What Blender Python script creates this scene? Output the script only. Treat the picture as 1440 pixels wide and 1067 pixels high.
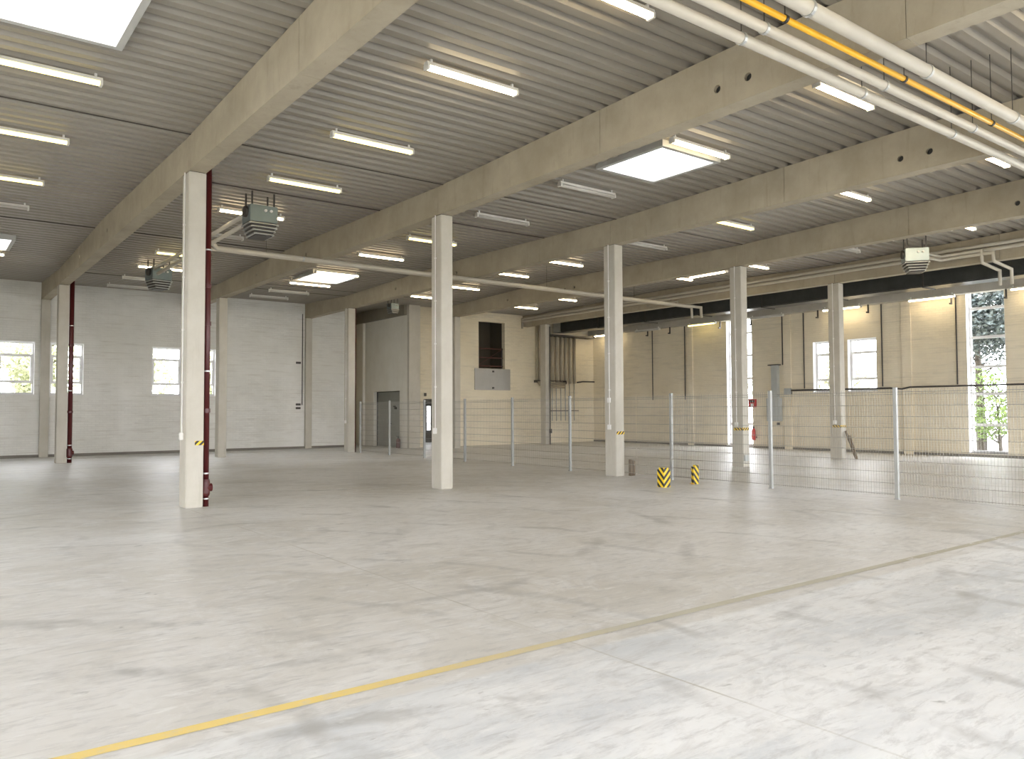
import bpy, bmesh, math, random
from mathutils import Vector, Matrix

for o in list(bpy.data.objects):
    bpy.data.objects.remove(o)
SC = bpy.context.scene
COL = SC.collection
random.seed(7)

# ------------------------------------------------------------------ camera, world, exposure
FPX, HEAD, PITCH, ROLL, CAMH = 1111.05, 0.6493, 0.0396, -0.0041, 1.61
ch, sh = math.cos(HEAD), math.sin(HEAD)
fwd = Vector((sh*math.cos(PITCH), ch*math.cos(PITCH), math.sin(PITCH)))
rt = Vector((ch, -sh, 0)); up = rt.cross(fwd)
r2 = rt*math.cos(ROLL) + up*math.sin(ROLL); u2 = -rt*math.sin(ROLL) + up*math.cos(ROLL)
cam = bpy.data.objects.new('camera', bpy.data.cameras.new('camera'))
COL.objects.link(cam); SC.camera = cam
cam.data.sensor_width = 36; cam.data.sensor_fit = 'HORIZONTAL'; cam.data.lens = FPX/1440*36
cam.data.clip_end = 400; cam.data.clip_start = 0.05
M = Matrix((r2, u2, -fwd)).transposed().to_4x4(); M.translation = Vector((0, 0, CAMH)); cam.matrix_world = M

SKY = 16.0
w = bpy.data.worlds.new('world'); SC.world = w; w.use_nodes = True
bg = w.node_tree.nodes['Background']
bg.inputs[0].default_value = (0.94, 0.955, 1.0, 1); bg.inputs[1].default_value = SKY
SC.view_settings.view_transform = 'Standard'; SC.view_settings.look = 'None'
SC.view_settings.gamma = 1; SC.view_settings.exposure = 0.14
SC.view_settings.use_curve_mapping = False
SC.cycles.max_bounces = 10; SC.cycles.diffuse_bounces = 7; SC.cycles.glossy_bounces = 3
SC.cycles.transparent_max_bounces = 12; SC.cycles.caustics_reflective = False; SC.cycles.caustics_refractive = False
SC.cycles.use_denoising = True; SC.cycles.sample_clamp_indirect = 6.0
TUBE_WHITE, TUBE_YELLOW = ((1.0, 0.80, 0.50), 21.0), ((1.0, 0.78, 0.24), 6.0)

def portal(loc, rot, sx, sy):
    l = bpy.data.lights.new('portal', 'AREA'); l.shape = 'RECTANGLE'; l.size = sx; l.size_y = sy
    l.cycles.is_portal = True
    o = bpy.data.objects.new('daylight_portal', l); COL.objects.link(o); o.location = loc; o.rotation_euler = rot
PI = math.pi

# ------------------------------------------------------------------ materials
def newmat(name):
    m = bpy.data.materials.new(name); m.use_nodes = True
    nt = m.node_tree; return m, nt, nt.nodes['Principled BSDF']
def N(nt, t, **k):
    n = nt.nodes.new(t)
    for a, b in k.items():
        if a in ('inp',):
            for i, v in b.items(): n.inputs[i].default_value = v
        else: setattr(n, a, b)
    return n
def plain(name, c, rough=.6, metal=0, noise=.06, scale=3, bump=0, bscale=60):
    m, nt, p = newmat(name)
    p.inputs['Roughness'].default_value = rough; p.inputs['Metallic'].default_value = metal
    tc = N(nt, 'ShaderNodeTexCoord')
    n = N(nt, 'ShaderNodeTexNoise', inp={'Scale': scale, 'Detail': 6, 'Roughness': .6})
    nt.links.new(tc.outputs['Object'], n.inputs['Vector'])
    r = N(nt, 'ShaderNodeValToRGB')
    r.color_ramp.elements[0].position = .3; r.color_ramp.elements[1].position = .7
    r.color_ramp.elements[0].color = [max(0, v*(1-noise)) for v in c]+[1]
    r.color_ramp.elements[1].color = [min(1, v*(1+noise)) for v in c]+[1]
    nt.links.new(n.outputs['Fac'], r.inputs['Fac']); nt.links.new(r.outputs['Color'], p.inputs['Base Color'])
    if bump:
        b = N(nt, 'ShaderNodeTexNoise', inp={'Scale': bscale, 'Detail': 4})
        nt.links.new(tc.outputs['Object'], b.inputs['Vector'])
        bp = N(nt, 'ShaderNodeBump', inp={'Strength': bump, 'Distance': .01})
        nt.links.new(b.outputs['Fac'], bp.inputs['Height']); nt.links.new(bp.outputs['Normal'], p.inputs['Normal'])
    return m
def ramp(nt, src, stops):
    r = N(nt, 'ShaderNodeValToRGB'); e = r.color_ramp.elements
    while len(e) < len(stops): e.new(.5)
    for el, (pos, c) in zip(e, stops): el.position = pos; el.color = (c, c, c, 1) if not isinstance(c, tuple) else (*c, 1)
    nt.links.new(src, r.inputs['Fac']); return r.outputs['Color']
def mixc(nt, fac, a, b, mode='MIX'):
    n = N(nt, 'ShaderNodeMix', data_type='RGBA', blend_type=mode)
    for s, v in ((n.inputs[0], fac), (n.inputs[6], a), (n.inputs[7], b)):
        if isinstance(v, (int, float)): s.default_value = v
        elif isinstance(v, tuple): s.default_value = (*v, 1)
        else: nt.links.new(v, s)
    return n.outputs[2]
def mapped(nt, sc, rot=(0, 0, 0), loc=(0, 0, 0)):
    tc = N(nt, 'ShaderNodeTexCoord'); mp = N(nt, 'ShaderNodeMapping')
    mp.inputs['Scale'].default_value = sc; mp.inputs['Rotation'].default_value = rot; mp.inputs['Location'].default_value = loc
    nt.links.new(tc.outputs['Object'], mp.inputs['Vector']); return mp.outputs['Vector']
def noise(nt, vec, scale, detail=5, rough=.6, dist=0):
    n = N(nt, 'ShaderNodeTexNoise', inp={'Scale': scale, 'Detail': detail, 'Roughness': rough, 'Distortion': dist})
    nt.links.new(vec, n.inputs['Vector']); return n.outputs['Fac']

def floor_mat():
    m, nt, p = newmat('floor_concrete')
    v = mapped(nt, (1, 1, 1)); L = nt.links.new
    tc = N(nt, 'ShaderNodeTexCoord'); sep = N(nt, 'ShaderNodeSeparateXYZ'); L(tc.outputs['Object'], sep.inputs[0])
    big = noise(nt, v, .25, 5, .6, .6)
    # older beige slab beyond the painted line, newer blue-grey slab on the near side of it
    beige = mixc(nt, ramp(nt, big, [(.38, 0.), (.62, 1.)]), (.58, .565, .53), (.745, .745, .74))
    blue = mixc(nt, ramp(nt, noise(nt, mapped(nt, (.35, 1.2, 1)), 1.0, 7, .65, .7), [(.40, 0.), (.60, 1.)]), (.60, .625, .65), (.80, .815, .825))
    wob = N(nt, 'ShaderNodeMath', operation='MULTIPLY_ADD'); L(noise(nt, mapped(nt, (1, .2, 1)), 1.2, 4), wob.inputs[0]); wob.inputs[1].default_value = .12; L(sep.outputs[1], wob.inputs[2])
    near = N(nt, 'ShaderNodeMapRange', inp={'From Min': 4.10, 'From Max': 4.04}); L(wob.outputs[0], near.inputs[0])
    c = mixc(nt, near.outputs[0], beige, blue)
    sm = noise(nt, mapped(nt, (1, 1, 1), (0, 0, .6)), 1.1, 9, .72, 1.6)
    c = mixc(nt, ramp(nt, sm, [(.47, 0.), (.60, .65)]), c, (.76, .765, .765))
    dk = noise(nt, mapped(nt, (.8, 1.5, 1), (0, 0, -.3), (7, 3, 0)), 1.3, 9, .74, 1.2)
    c = mixc(nt, ramp(nt, dk, [(.52, 0.), (.70, .45)]), c, (.42, .415, .40))
    fs = noise(nt, mapped(nt, (2.2, 9, 1), (0, 0, .12)), 1.5, 8, .75, .4)
    c = mixc(nt, ramp(nt, fs, [(.50, 0.), (.64, .50)]), c, (.42, .42, .42))
    fl = noise(nt, mapped(nt, (2.0, 8, 1), (0, 0, -.25), (3, 9, 0)), 1.5, 8, .75, .4)
    c = mixc(nt, ramp(nt, fl, [(.56, 0.), (.68, .55)]), c, (.86, .87, .87))
    for sc, lo, hi, am, lc in ((1.7, .65, .76, .30, (2, 5, 0)), (5.5, .68, .78, .55, (11, 1, 0))):
        sp = noise(nt, mapped(nt, (1, 1.6, 1), (0, 0, .5), lc), sc, 3, .55, .5)
        c = mixc(nt, ramp(nt, sp, [(lo, 0.), (hi, am)]), c, (.20, .20, .195))
    # curved tyre scrubs
    for cx, cy, f, lo in ((-1.6, 3.6, 1.7, .80), (3.6, 10.5, 1.3, .84)):
        vm = N(nt, 'ShaderNodeVectorMath', operation='DISTANCE'); L(v, vm.inputs[0]); vm.inputs[1].default_value = (cx, cy, 0)
        wb = N(nt, 'ShaderNodeMath', operation='MULTIPLY_ADD'); L(big, wb.inputs[0]); wb.inputs[1].default_value = 1.2; L(vm.outputs['Value'], wb.inputs[2])
        sn = N(nt, 'ShaderNodeMath', operation='MULTIPLY'); L(wb.outputs[0], sn.inputs[0]); sn.inputs[1].default_value = f*4
        s2 = N(nt, 'ShaderNodeMath', operation='SINE'); L(sn.outputs[0], s2.inputs[0])
        a = ramp(nt, s2.outputs[0], [(lo, 0.), (1., 1.)])
        msk = ramp(nt, noise(nt, v, .8, 5, .7), [(.48, 0.), (.62, .5)])
        c = mixc(nt, mixc(nt, 1.0, a, msk, 'MULTIPLY'), c, (.34, .34, .33))
    # saw-cut joints of the slab under the beam lines
    br = N(nt, 'ShaderNodeTexBrick', offset=0, inp={'Scale': 1, 'Mortar Size': .012, 'Brick Width': 5.03, 'Row Height': 14.9, 'Mortar Smooth': .5})
    L(mapped(nt, (1, 1, 1), loc=(-8.72+50.3, -4.24+149, 0)), br.inputs['Vector'])
    jm = ramp(nt, noise(nt, v, .5, 3), [(.45, .15), (.6, .6)])
    c = mixc(nt, mixc(nt, 1.0, br.outputs['Fac'], jm, 'MULTIPLY'), c, (.38, .36, .30))
    L(c, p.inputs['Base Color'])
    rr = N(nt, 'ShaderNodeMapRange', inp={'To Min': .26, 'To Max': .60}); L(sm, rr.inputs[0]); L(rr.outputs[0], p.inputs['Roughness'])
    bp = N(nt, 'ShaderNodeBump', inp={'Strength': .12, 'Distance': .01}); L(noise(nt, v, 9, 8, .75), bp.inputs['Height']); L(bp.outputs['Normal'], p.inputs['Normal'])
    return m
def brick_mat(name, axis, c1, c2):
    m, nt, p = newmat(name)
    tc = N(nt, 'ShaderNodeTexCoord'); sep = N(nt, 'ShaderNodeSeparateXYZ'); cmb = N(nt, 'ShaderNodeCombineXYZ')
    nt.links.new(tc.outputs['Object'], sep.inputs[0])
    nt.links.new(sep.outputs[axis], cmb.inputs[0]); nt.links.new(sep.outputs['Z'], cmb.inputs[1])
    b = N(nt, 'ShaderNodeTexBrick', inp={'Scale': 1, 'Mortar Size': .008, 'Brick Width': .25, 'Row Height': .083, 'Mortar Smooth': .4})
    b.inputs['Color1'].default_value = (1, 1, 1, 1); b.inputs['Color2'].default_value = (.93, .93, .93, 1); b.inputs['Mortar'].default_value = (.86, .86, .86, 1)
    nt.links.new(cmb.outputs[0], b.inputs['Vector'])
    n1 = noise(nt, tc.outputs['Object'], .5, 4)
    c = mixc(nt, ramp(nt, n1, [(.35, 0.), (.65, 1.)]), c1, c2)
    msk = ramp(nt, noise(nt, tc.outputs['Object'], .8, 3), [(.42, .15), (.60, .9)])
    c = mixc(nt, msk, c, b.outputs['Color'], 'MULTIPLY')
    stk = noise(nt, mapped(nt, (.5, .5, 7)), 1.5, 4)
    c = mixc(nt, ramp(nt, stk, [(.54, 0.), (.68, .28)]), c, (.44, .40, .33))
    nt.links.new(c, p.inputs['Base Color']); p.inputs['Roughness'].default_value = .7
    bp = N(nt, 'ShaderNodeBump', inp={'Strength': .5, 'Distance': .008}); bp.invert = True
    nt.links.new(b.outputs['Fac'], bp.inputs['Height']); nt.links.new(bp.outputs['Normal'], p.inputs['Normal'])
    return m
def concrete_mat(name, a, b, stain=(.22, .19, .13), vert=True):
    m, nt, p = newmat(name)
    v = mapped(nt, (1, 1, 1))
    c = mixc(nt, ramp(nt, noise(nt, v, 1.1, 6, .65), [(.35, 0.), (.65, 1.)]), a, b)
    s = noise(nt, mapped(nt, (5, 5, .7) if vert else (1, 1, 1)), 1.4, 6, .7, .3)
    c = mixc(nt, ramp(nt, s, [(.56, 0.), (.76, .45)]), c, stain)
    c = mixc(nt, ramp(nt, noise(nt, v, 14, 6, .8), [(.62, 0.), (.75, .35)]), c, stain)
    nt.links.new(c, p.inputs['Base Color']); p.inputs['Roughness'].default_value = .8
    bp = N(nt, 'ShaderNodeBump', inp={'Strength': .25, 'Distance': .004}); nt.links.new(noise(nt, v, 40, 5), bp.inputs['Height'])
    nt.links.new(bp.outputs['Normal'], p.inputs['Normal'])
    return m
def emit(name, c, s):
    m = bpy.data.materials.new(name); m.use_nodes = True; nt = m.node_tree; nt.nodes.clear()
    e = N(nt, 'ShaderNodeEmission', inp={0: (*c, 1), 1: s}); o = N(nt, 'ShaderNodeOutputMaterial'); nt.links.new(e.outputs[0], o.inputs[0]); return m
def glass_mat(name, tint=(1, 1, 1), g=.06, transl=0):
    m = bpy.data.materials.new(name); m.use_nodes = True; nt = m.node_tree; nt.nodes.clear()
    o = N(nt, 'ShaderNodeOutputMaterial'); t = N(nt, 'ShaderNodeBsdfTransparent', inp={0: (*tint, 1)})
    if transl: gl = N(nt, 'ShaderNodeBsdfTranslucent', inp={0: (.9, .93, .95, 1)})
    else: gl = N(nt, 'ShaderNodeBsdfGlossy', inp={'Roughness': .03})
    mx = N(nt, 'ShaderNodeMixShader', inp={0: transl or g})
    nt.links.new(t.outputs[0], mx.inputs[1]); nt.links.new(gl.outputs[0], mx.inputs[2]); nt.links.new(mx.outputs[0], o.inputs[0]); return m
def stripe_mat(name, coefs, period, c1=(.80, .55, .02), c2=(.02, .02, .02), duty=.5):
    m, nt, p = newmat(name)
    tc = N(nt, 'ShaderNodeTexCoord'); d = N(nt, 'ShaderNodeVectorMath', operation='DOT_PRODUCT'); d.inputs[1].default_value = coefs
    nt.links.new(tc.outputs['Object'], d.inputs[0])
    a = N(nt, 'ShaderNodeMath', operation='DIVIDE'); a.inputs[1].default_value = period; nt.links.new(d.outputs['Value'], a.inputs[0])
    f = N(nt, 'ShaderNodeMath', operation='FRACT'); nt.links.new(a.outputs[0], f.inputs[0])
    g = N(nt, 'ShaderNodeMath', operation='GREATER_THAN'); g.inputs[1].default_value = duty; nt.links.new(f.outputs[0], g.inputs[0])
    nt.links.new(mixc(nt, g.outputs[0], c1, c2), p.inputs['Base Color']); p.inputs['Roughness'].default_value = .5; return m
def worn_line_mat():
    m, nt, p = newmat('worn_yellow_paint')
    v = mapped(nt, (1, 1, 1)); tc = N(nt, 'ShaderNodeTexCoord'); sep = N(nt, 'ShaderNodeSeparateXYZ'); nt.links.new(tc.outputs['Object'], sep.inputs[0])
    mr = N(nt, 'ShaderNodeMapRange', inp={'From Min': 1.9, 'From Max': 4.2}); nt.links.new(sep.outputs[0], mr.inputs[0])
    c = mixc(nt, mr.outputs[0], (.80, .62, .22), (.50, .48, .39))
    n = noise(nt, v, 7, 8, .75)
    c = mixc(nt, ramp(nt, n, [(.52, 0.), (.70, .6)]), c, (.60, .58, .52))
    nt.links.new(c, p.inputs['Base Color']); p.inputs['Roughness'].default_value = .6
    t = N(nt, 'ShaderNodeBsdfTransparent'); mx = N(nt, 'ShaderNodeMixShader'); o = nt.nodes['Material Output']
    # paint rubbed away towards the right end
    mr2 = N(nt, 'ShaderNodeMapRange', inp={'From Min': 2.0, 'From Max': 9.5, 'To Min': .82, 'To Max': .55}); nt.links.new(sep.outputs[0], mr2.inputs[0])
    gt = N(nt, 'ShaderNodeMath', operation='GREATER_THAN'); nt.links.new(noise(nt, v, 3.5, 8, .7), gt.inputs[0]); nt.links.new(mr2.outputs[0], gt.inputs[1])
    nt.links.new(gt.outputs[0], mx.inputs[0]); nt.links.new(p.outputs[0], mx.inputs[1]); nt.links.new(t.outputs[0], mx.inputs[2]); nt.links.new(mx.outputs[0], o.inputs[0])
    return m

MT = {
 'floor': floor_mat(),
 'brick_y': brick_mat('painted_brick_back', 'X', (.74, .735, .69), (.83, .825, .79)),
 'brick_m': brick_mat('painted_brick_mid', 'X', (.78, .70, .53), (.84, .77, .61)),
 'brick_x': brick_mat('painted_brick_right', 'Y', (.76, .68, .52), (.82, .75, .60)),
 'plaster': concrete_mat('grey_plaster', (.72, .70, .63), (.78, .77, .71), (.60, .59, .53)),
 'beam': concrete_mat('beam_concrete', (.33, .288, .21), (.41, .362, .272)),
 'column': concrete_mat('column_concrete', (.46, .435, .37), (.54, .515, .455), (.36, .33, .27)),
 'darkbeam': concrete_mat('dark_concrete', (.22, .20, .16), (.27, .25, .20), (.13, .12, .09)),
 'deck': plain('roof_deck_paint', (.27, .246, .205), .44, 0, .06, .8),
 'seam': plain('dark_seam', (.06, .05, .04), .8),
 'white': plain('white_paint', (.78, .77, .74), .45), 'upvc': plain('white_window_frame', (.80, .80, .80), .35),
 'housing': plain('lamp_housing', (.72, .71, .66), .4), 'off': plain('unlit_tube', (.62, .60, .55), .25),
 'galv': plain('galvanised_steel', (.50, .51, .50), .35, .6, .10, 20), 'wire': plain('fence_wire', (.30, .29, .26), .45, .5),
 'post': plain('fence_post_paint', (.33, .335, .32), .4, .2), 'pipe': plain('white_insulated_pipe', (.50, .465, .39), .5, 0, .05, 2),
 'yellow': plain('yellow_gas_pipe', (.80, .43, .02), .35), 'black': plain('black_rubber', (.02, .02, .02), .5),
 'red': plain('dark_red_pipe', (.075, .008, .009), .35), 'fire': plain('fire_red', (.50, .02, .02), .35),
 'duct': plain('black_wrapped_duct', (.035, .038, .036), .32, 0, .3, 3, .9, 4), 'heater': plain('heater_grey_blue', (.20, .24, .24), .4, .3),
 'heaterlight': plain('pale_heater_casing', (.48, .56, .57), .35, .3),
 'dark': plain('dark_metal', (.05, .045, .04), .5), 'greydoor': plain('grey_green_door', (.27, .28, .25), .5), 'panel': plain('grey_hatch_panel', (.40, .39, .36), .45, .2),
 'elec': plain('grey_cabinet', (.42, .44, .43), .4), 'wood': plain('old_brown_board', (.13, .095, .06), .8, 0, .3, 8), 'rust': plain('dark_red_rail', (.10, .03, .02), .5),
 'glass': glass_mat('window_glass'), 'dome': glass_mat('skylight_dome', (1, 1, 1), 0, .45), 'curb': plain('skylight_lining', (.84, .85, .85), .5), 'curbrim': plain('grey_curb_rim', (.45, .45, .42), .5),
 'tube_w': emit('lit_tube_white', *TUBE_WHITE), 'tube_y': emit('lit_tube_yellow', *TUBE_YELLOW),
 'tape_side': stripe_mat('hazard_tape_side', (0, 1, -1), .10), 'tape': stripe_mat('hazard_tape', (1, 0, -1), .10), 'guard': stripe_mat('hazard_guard', (1, 1, -1), .15), 'line': worn_line_mat(),
 'leaf': plain('fresh_green_leaves', (.12, .19, .045), .6, 0, .35, 1.5), 'leafpale': plain('pale_spring_leaves', (.52, .54, .36), .6, 0, .3, 1.2), 'leafdark': plain('dark_blue_green_leaves', (.04, .056, .056), .6, 0, .4, 1.5),
 'bark': plain('grey_bark', (.05, .043, .036), .9, 0, .3, 5), 'ground': plain('outdoor_ground', (.42, .42, .40), .9, 0, .1, .3),
 'foot_shadow': plain('painted_foot_shadow', (.20, .185, .16), .8), 'loft': plain('dark_brown_loft_wall', (.10, .085, .06), .8), 'riser': plain('tan_painted_riser', (.40, .35, .26), .5, 0, .08, 3),  # the strip grey copies the shadow along the wall foot
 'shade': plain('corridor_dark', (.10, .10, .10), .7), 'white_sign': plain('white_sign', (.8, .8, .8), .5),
}

# ------------------------------------------------------------------ mesh builder
class MB:
    def __init__(s): s.v = []; s.f = []
    def add(s, vs, fs):
        k = len(s.v); s.v += [tuple(v) for v in vs]; s.f += [tuple(i+k for i in f) for f in fs]; return s
    def box(s, x0, x1, y0, y1, z0, z1):
        return s.add([(x, y, z) for z in (z0, z1) for y in (y0, y1) for x in (x0, x1)],
                     [(0, 2, 3, 1), (4, 5, 7, 6), (0, 1, 5, 4), (1, 3, 7, 5), (3, 2, 6, 7), (2, 0, 4, 6)])
    def tube(s, pts, r, n=10, caps=True):
        pts = [Vector(p) for p in pts]; rings = []
        rs = r if isinstance(r, (list, tuple)) else [r]*len(pts)
        ref = None
        for i, p in enumerate(pts):
            d = ((pts[i]-pts[i-1]).normalized() if i else Vector()) + ((pts[i+1]-pts[i]).normalized() if i < len(pts)-1 else Vector())
            dn = d.normalized() if d.length > 1e-6 else (pts[i]-pts[i-1]).normalized()
            if ref is None: ref = Vector((0, 0, 1)) if abs(dn.z) < .9 else Vector((1, 0, 0))
            a = (ref - dn*ref.dot(dn)).normalized(); b = dn.cross(a); ref = a
            k = 1.0
            if 0 < i < len(pts)-1:
                c = max(.5, (pts[i]-pts[i-1]).normalized().dot(dn)); k = 1/c
                side = (pts[i+1]-pts[i]).normalized() - (pts[i]-pts[i-1]).normalized()
                sd = side.normalized() if side.length > 1e-6 else None
            else: sd = None
            ring = []
            for j in range(n):
                t = 2*PI*j/n; o = a*math.cos(t)*rs[i] + b*math.sin(t)*rs[i]
                if sd is not None: o = o + sd*(o.dot(sd))*(k-1)
                ring.append(p+o)
            rings.append(ring)
        vs = [v for g in rings for v in g]; fs = []
        for i in range(len(pts)-1):
            for j in range(n):
                a = i*n+j; b = i*n+(j+1) % n; fs.append((a, b, b+n, a+n))
        if caps: fs += [tuple(reversed(range(n))), tuple(range((len(pts)-1)*n, len(pts)*n))]
        return s.add(vs, fs)
    def prism(s, prof, axis, a, b):
        def P(u, v, t): return {'X': (t, u, v), 'Y': (u, t, v), 'Z': (u, v, t)}[axis]
        n = len(prof)
        return s.add([P(u, v, a) for u, v in prof]+[P(u, v, b) for u, v in prof],
                     [tuple(range(n)), tuple(range(2*n-1, n-1, -1))]+[(i, i+n, (i+1) % n+n, (i+1) % n) for i in range(n)])
    def obj(s, name, mat, parent=None, bevel=0, smooth=False, loc=None):
        me = bpy.data.meshes.new(name); me.from_pydata(s.v, [], s.f); me.update()
        bm = bmesh.new(); bm.from_mesh(me); bmesh.ops.recalc_face_normals(bm, faces=bm.faces)
        if bevel: bmesh.ops.bevel(bm, geom=list(bm.edges), offset=bevel, segments=2, affect='EDGES', clamp_overlap=True)
        if smooth:
            for f in bm.faces: f.smooth = len(f.verts) == 4
        bm.to_mesh(me); bm.free()
        me.materials.append(MT[mat])
        o = bpy.data.objects.new(name, me); COL.objects.link(o)
        if parent: o.parent = parent
        if loc: o.location = loc
        return o
def tag(o, label, cat, group=None):
    o['label'] = label; o['category'] = cat
    if group: o['group'] = group
    return o
def thing(name, label, cat, loc=(0, 0, 0), rz=0, group=None):
    o = bpy.data.objects.new(name, None); COL.objects.link(o); o.location = loc; o.rotation_euler = (0, 0, rz); o.empty_display_size = .1
    return tag(o, label, cat, group)
def struct(o): o['kind'] = 'structure'; return o
def copy_tree(o, parent=None):
    c = o.copy(); COL.objects.link(c)
    if parent: c.parent = parent
    for chd in [k for k in bpy.data.objects if k.parent == o]: copy_tree(chd, c)
    return c

# ------------------------------------------------------------------ layout constants (metres)
XS = [3.667, 8.696, 13.716, 18.723, 23.818]; CW, CD = .29, .38; Y1, Y2 = 13.88, 28.76; ZB = 5.72
YW, YM, XR, XP = 33.15, 30.49, 28.52, 17.2
ZP = [(-5.5, 6.24), (-1.0, 6.31), (6.4, 6.50), (14.05, 6.31), (21.4, 6.40), (28.95, 6.22), (33.3, 6.36), (35.8, 6.40)]
def zr(y):
    for (a, za), (b, zb) in zip(ZP, ZP[1:]):
        if y <= b: return za+(zb-za)*(y-a)/(b-a)
    return ZP[-1][1]

# ------------------------------------------------------------------ floor, outdoor ground
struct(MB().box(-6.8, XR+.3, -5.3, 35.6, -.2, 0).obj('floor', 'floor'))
struct(MB().box(-60, 90, -60, 110, -.45, -.21).obj('ground', 'ground'))
bm = MB(); n = 26
for i in range(n):
    xa, xb = -2.0+i*.55, -2.0+(i+1)*.55
    f = lambda x: 4.24
    bm.add([(xa, f(xa)-.045, .003), (xb, f(xb)-.045, .003), (xb, f(xb)+.045, .003), (xa, f(xa)+.045, .003)], [(0, 1, 2, 3)])
lm = struct(bm.obj('floor_marking', 'line'))

# ------------------------------------------------------------------ walls
def wall(name, mat, axis, pos, th, u0, u1, z0, z1, holes=()):
    us = sorted({u0, u1, *[h[0] for h in holes], *[h[1] for h in holes]}); zs = sorted({z0, z1, *[h[2] for h in holes], *[h[3] for h in holes]})
    b = MB()
    for i in range(len(us)-1):
        for j in range(len(zs)-1):
            cu, cz = (us[i]+us[i+1])/2, (zs[j]+zs[j+1])/2
            if any(h[0] < cu < h[1] and h[2] < cz < h[3] for h in holes): continue
            if axis == 'Y': b.box(us[i], us[i+1], pos, pos+th, zs[j], zs[j+1])
            else: b.box(pos, pos+th, us[i], us[i+1], zs[j], zs[j+1])
    return struct(b.obj(name, mat))
FW = [(2.36, 3.50), (3.98, 5.08), (7.45, 8.58), (9.0, 9.90)]
wall('wall_back', 'brick_y', 'Y', YW, .28, -6.8, 15.75, 0, 6.75, [(a, b, 2.27, 4.18) for a, b in FW])
wall('wall_recess', 'brick_m', 'X', 15.75, .2, YW, 35.3, 0, 6.75)
DOORX = (18.95, 21.6)
wall('wall_outer', 'brick_m', 'Y', 35.3, .25, 15.75, XR+.3, 0, 6.75, [(21.05, 21.75, 0.0, 2.1)])
RW = [(10.80, 12.0, .14, 5.72), (15.15, 16.30, 2.30, 4.29), (16.62, 17.76, 2.30, 4.29), (20.62, 21.95, .08, 5.65)]
wall('wall_right', 'brick_x', 'X', XR, .30, -5.3, 35.55, 0, 6.75, RW+[(-3, 1.5, 0, 4.5), (4.0, 5.1, .14, 5.72)])
HM = [(21.18, 22.72, 3.62, 5.84), (18.23, 19.2, 0, 2.12)]
wall('wall_middle', 'brick_m', 'Y', YM, .25, XP+.25, XR, 0, 6.75, HM)
wall('wall_partition', 'plaster', 'X', XP, .25, 30.2, 35.3, 0, 6.75, [(30.9, 33.37, 0, 2.52)])
GATES = [(-5.6, -1.6), (.6, 5.0), (8.0, 12.4), (15.5, 19.9), (22.5, 26.5)]
wall('wall_front', 'brick_m', 'Y', -5.3, .25, -6.8, XR+.3, 0, 6.75, [(a, b, 0, 3.6) for a, b in GATES])
LG = [(-3.5, 1.0, 0, 3.6), (6.0, 10.5, 0, 3.6), (16, 19, 2.2, 4.2)]
wall('wall_left', 'brick_m', 'X', -6.8, .25, -5.3, YW+.28, 0, 6.75, LG)
for a, b in GATES: portal(((a+b)/2, -5.2, 2.3), (PI/2, 0, PI), b-a, 4.6) if False else portal(((a+b)/2, -5.2, 1.8), (-PI/2, 0, PI), b-a, 3.6)
for a, b, c, d in LG: portal((-6.7, (a+b)/2, (c+d)/2), (0, -PI/2, 0), d-c, b-a)
for a, b in FW: portal(((a+b)/2, YW+.25, 3.2), (-PI/2, 0, 0), b-a, 1.9)
for a, b, c, d in RW+[(-3, 1.5, 0, 4.5)]: portal((XR+.29, (a+b)/2, (c+d)/2), (0, PI/2, 0), d-c, b-a)

# corner pilaster, wall pilasters
def wallpiece(name, mat, args, label, cat, group=None, bevel=.01):
    return tag(MB().box(*args).obj(name, mat, bevel=bevel), label, cat, group)
wallpiece('wall_column', 'column', (XP-.02, 17.74, 30.02, 30.195, 0, 6.3), 'pale square corner column between the grey door wall and the yellowish wall', 'column')
wallpiece('wall_column', 'plaster', (XP-.12, XP, 34.25, 34.9, 0, 5.82), 'grey wall pier to the left of the recessed grey double door', 'column')
nm = {13.85: 'pale wall pier between the square window pair and the tall tree window', 18.72: 'pale wall pier beside the grey electrical cabinet', 23.8: 'pale wall pier on the right wall, left of the narrow bright window',
      28.75: 'pale wall pier nearest the inner corner of the right wall', 8.7: 'pale wall pier on the right wall past the tall tree window'}
for y, l in nm.items():
    wallpiece('wall_column', 'brick_x', (XR-.07, XR, y, y+.34, 0, 5.5), l, 'column')
for i in (0, 1, 2):
    wallpiece('wall_column', 'column', (XS[i], XS[i]+CW, YW-.14, YW, 0, ZB),
              ['white wall pier between the two leftmost windows', 'pale wall pier between the second window pair, behind a concrete column', 'pale wall pier on the back wall, left of the third column of the far row'][i], 'column')
struct(MB().box(-6.5, 15.75, YW-.02, YW, 0, .10).box(16, 17.2, 35.27, 35.3, 0, .1).obj('shadow_strip_back', 'foot_shadow'))  # shadow at the wall foot, built as a thin dark strip
struct(MB().box(XR-.02, XR, -5, YM, 0, .09).obj('shadow_strip_right', 'foot_shadow'))  # same painted shadow strip along the right wall

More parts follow.
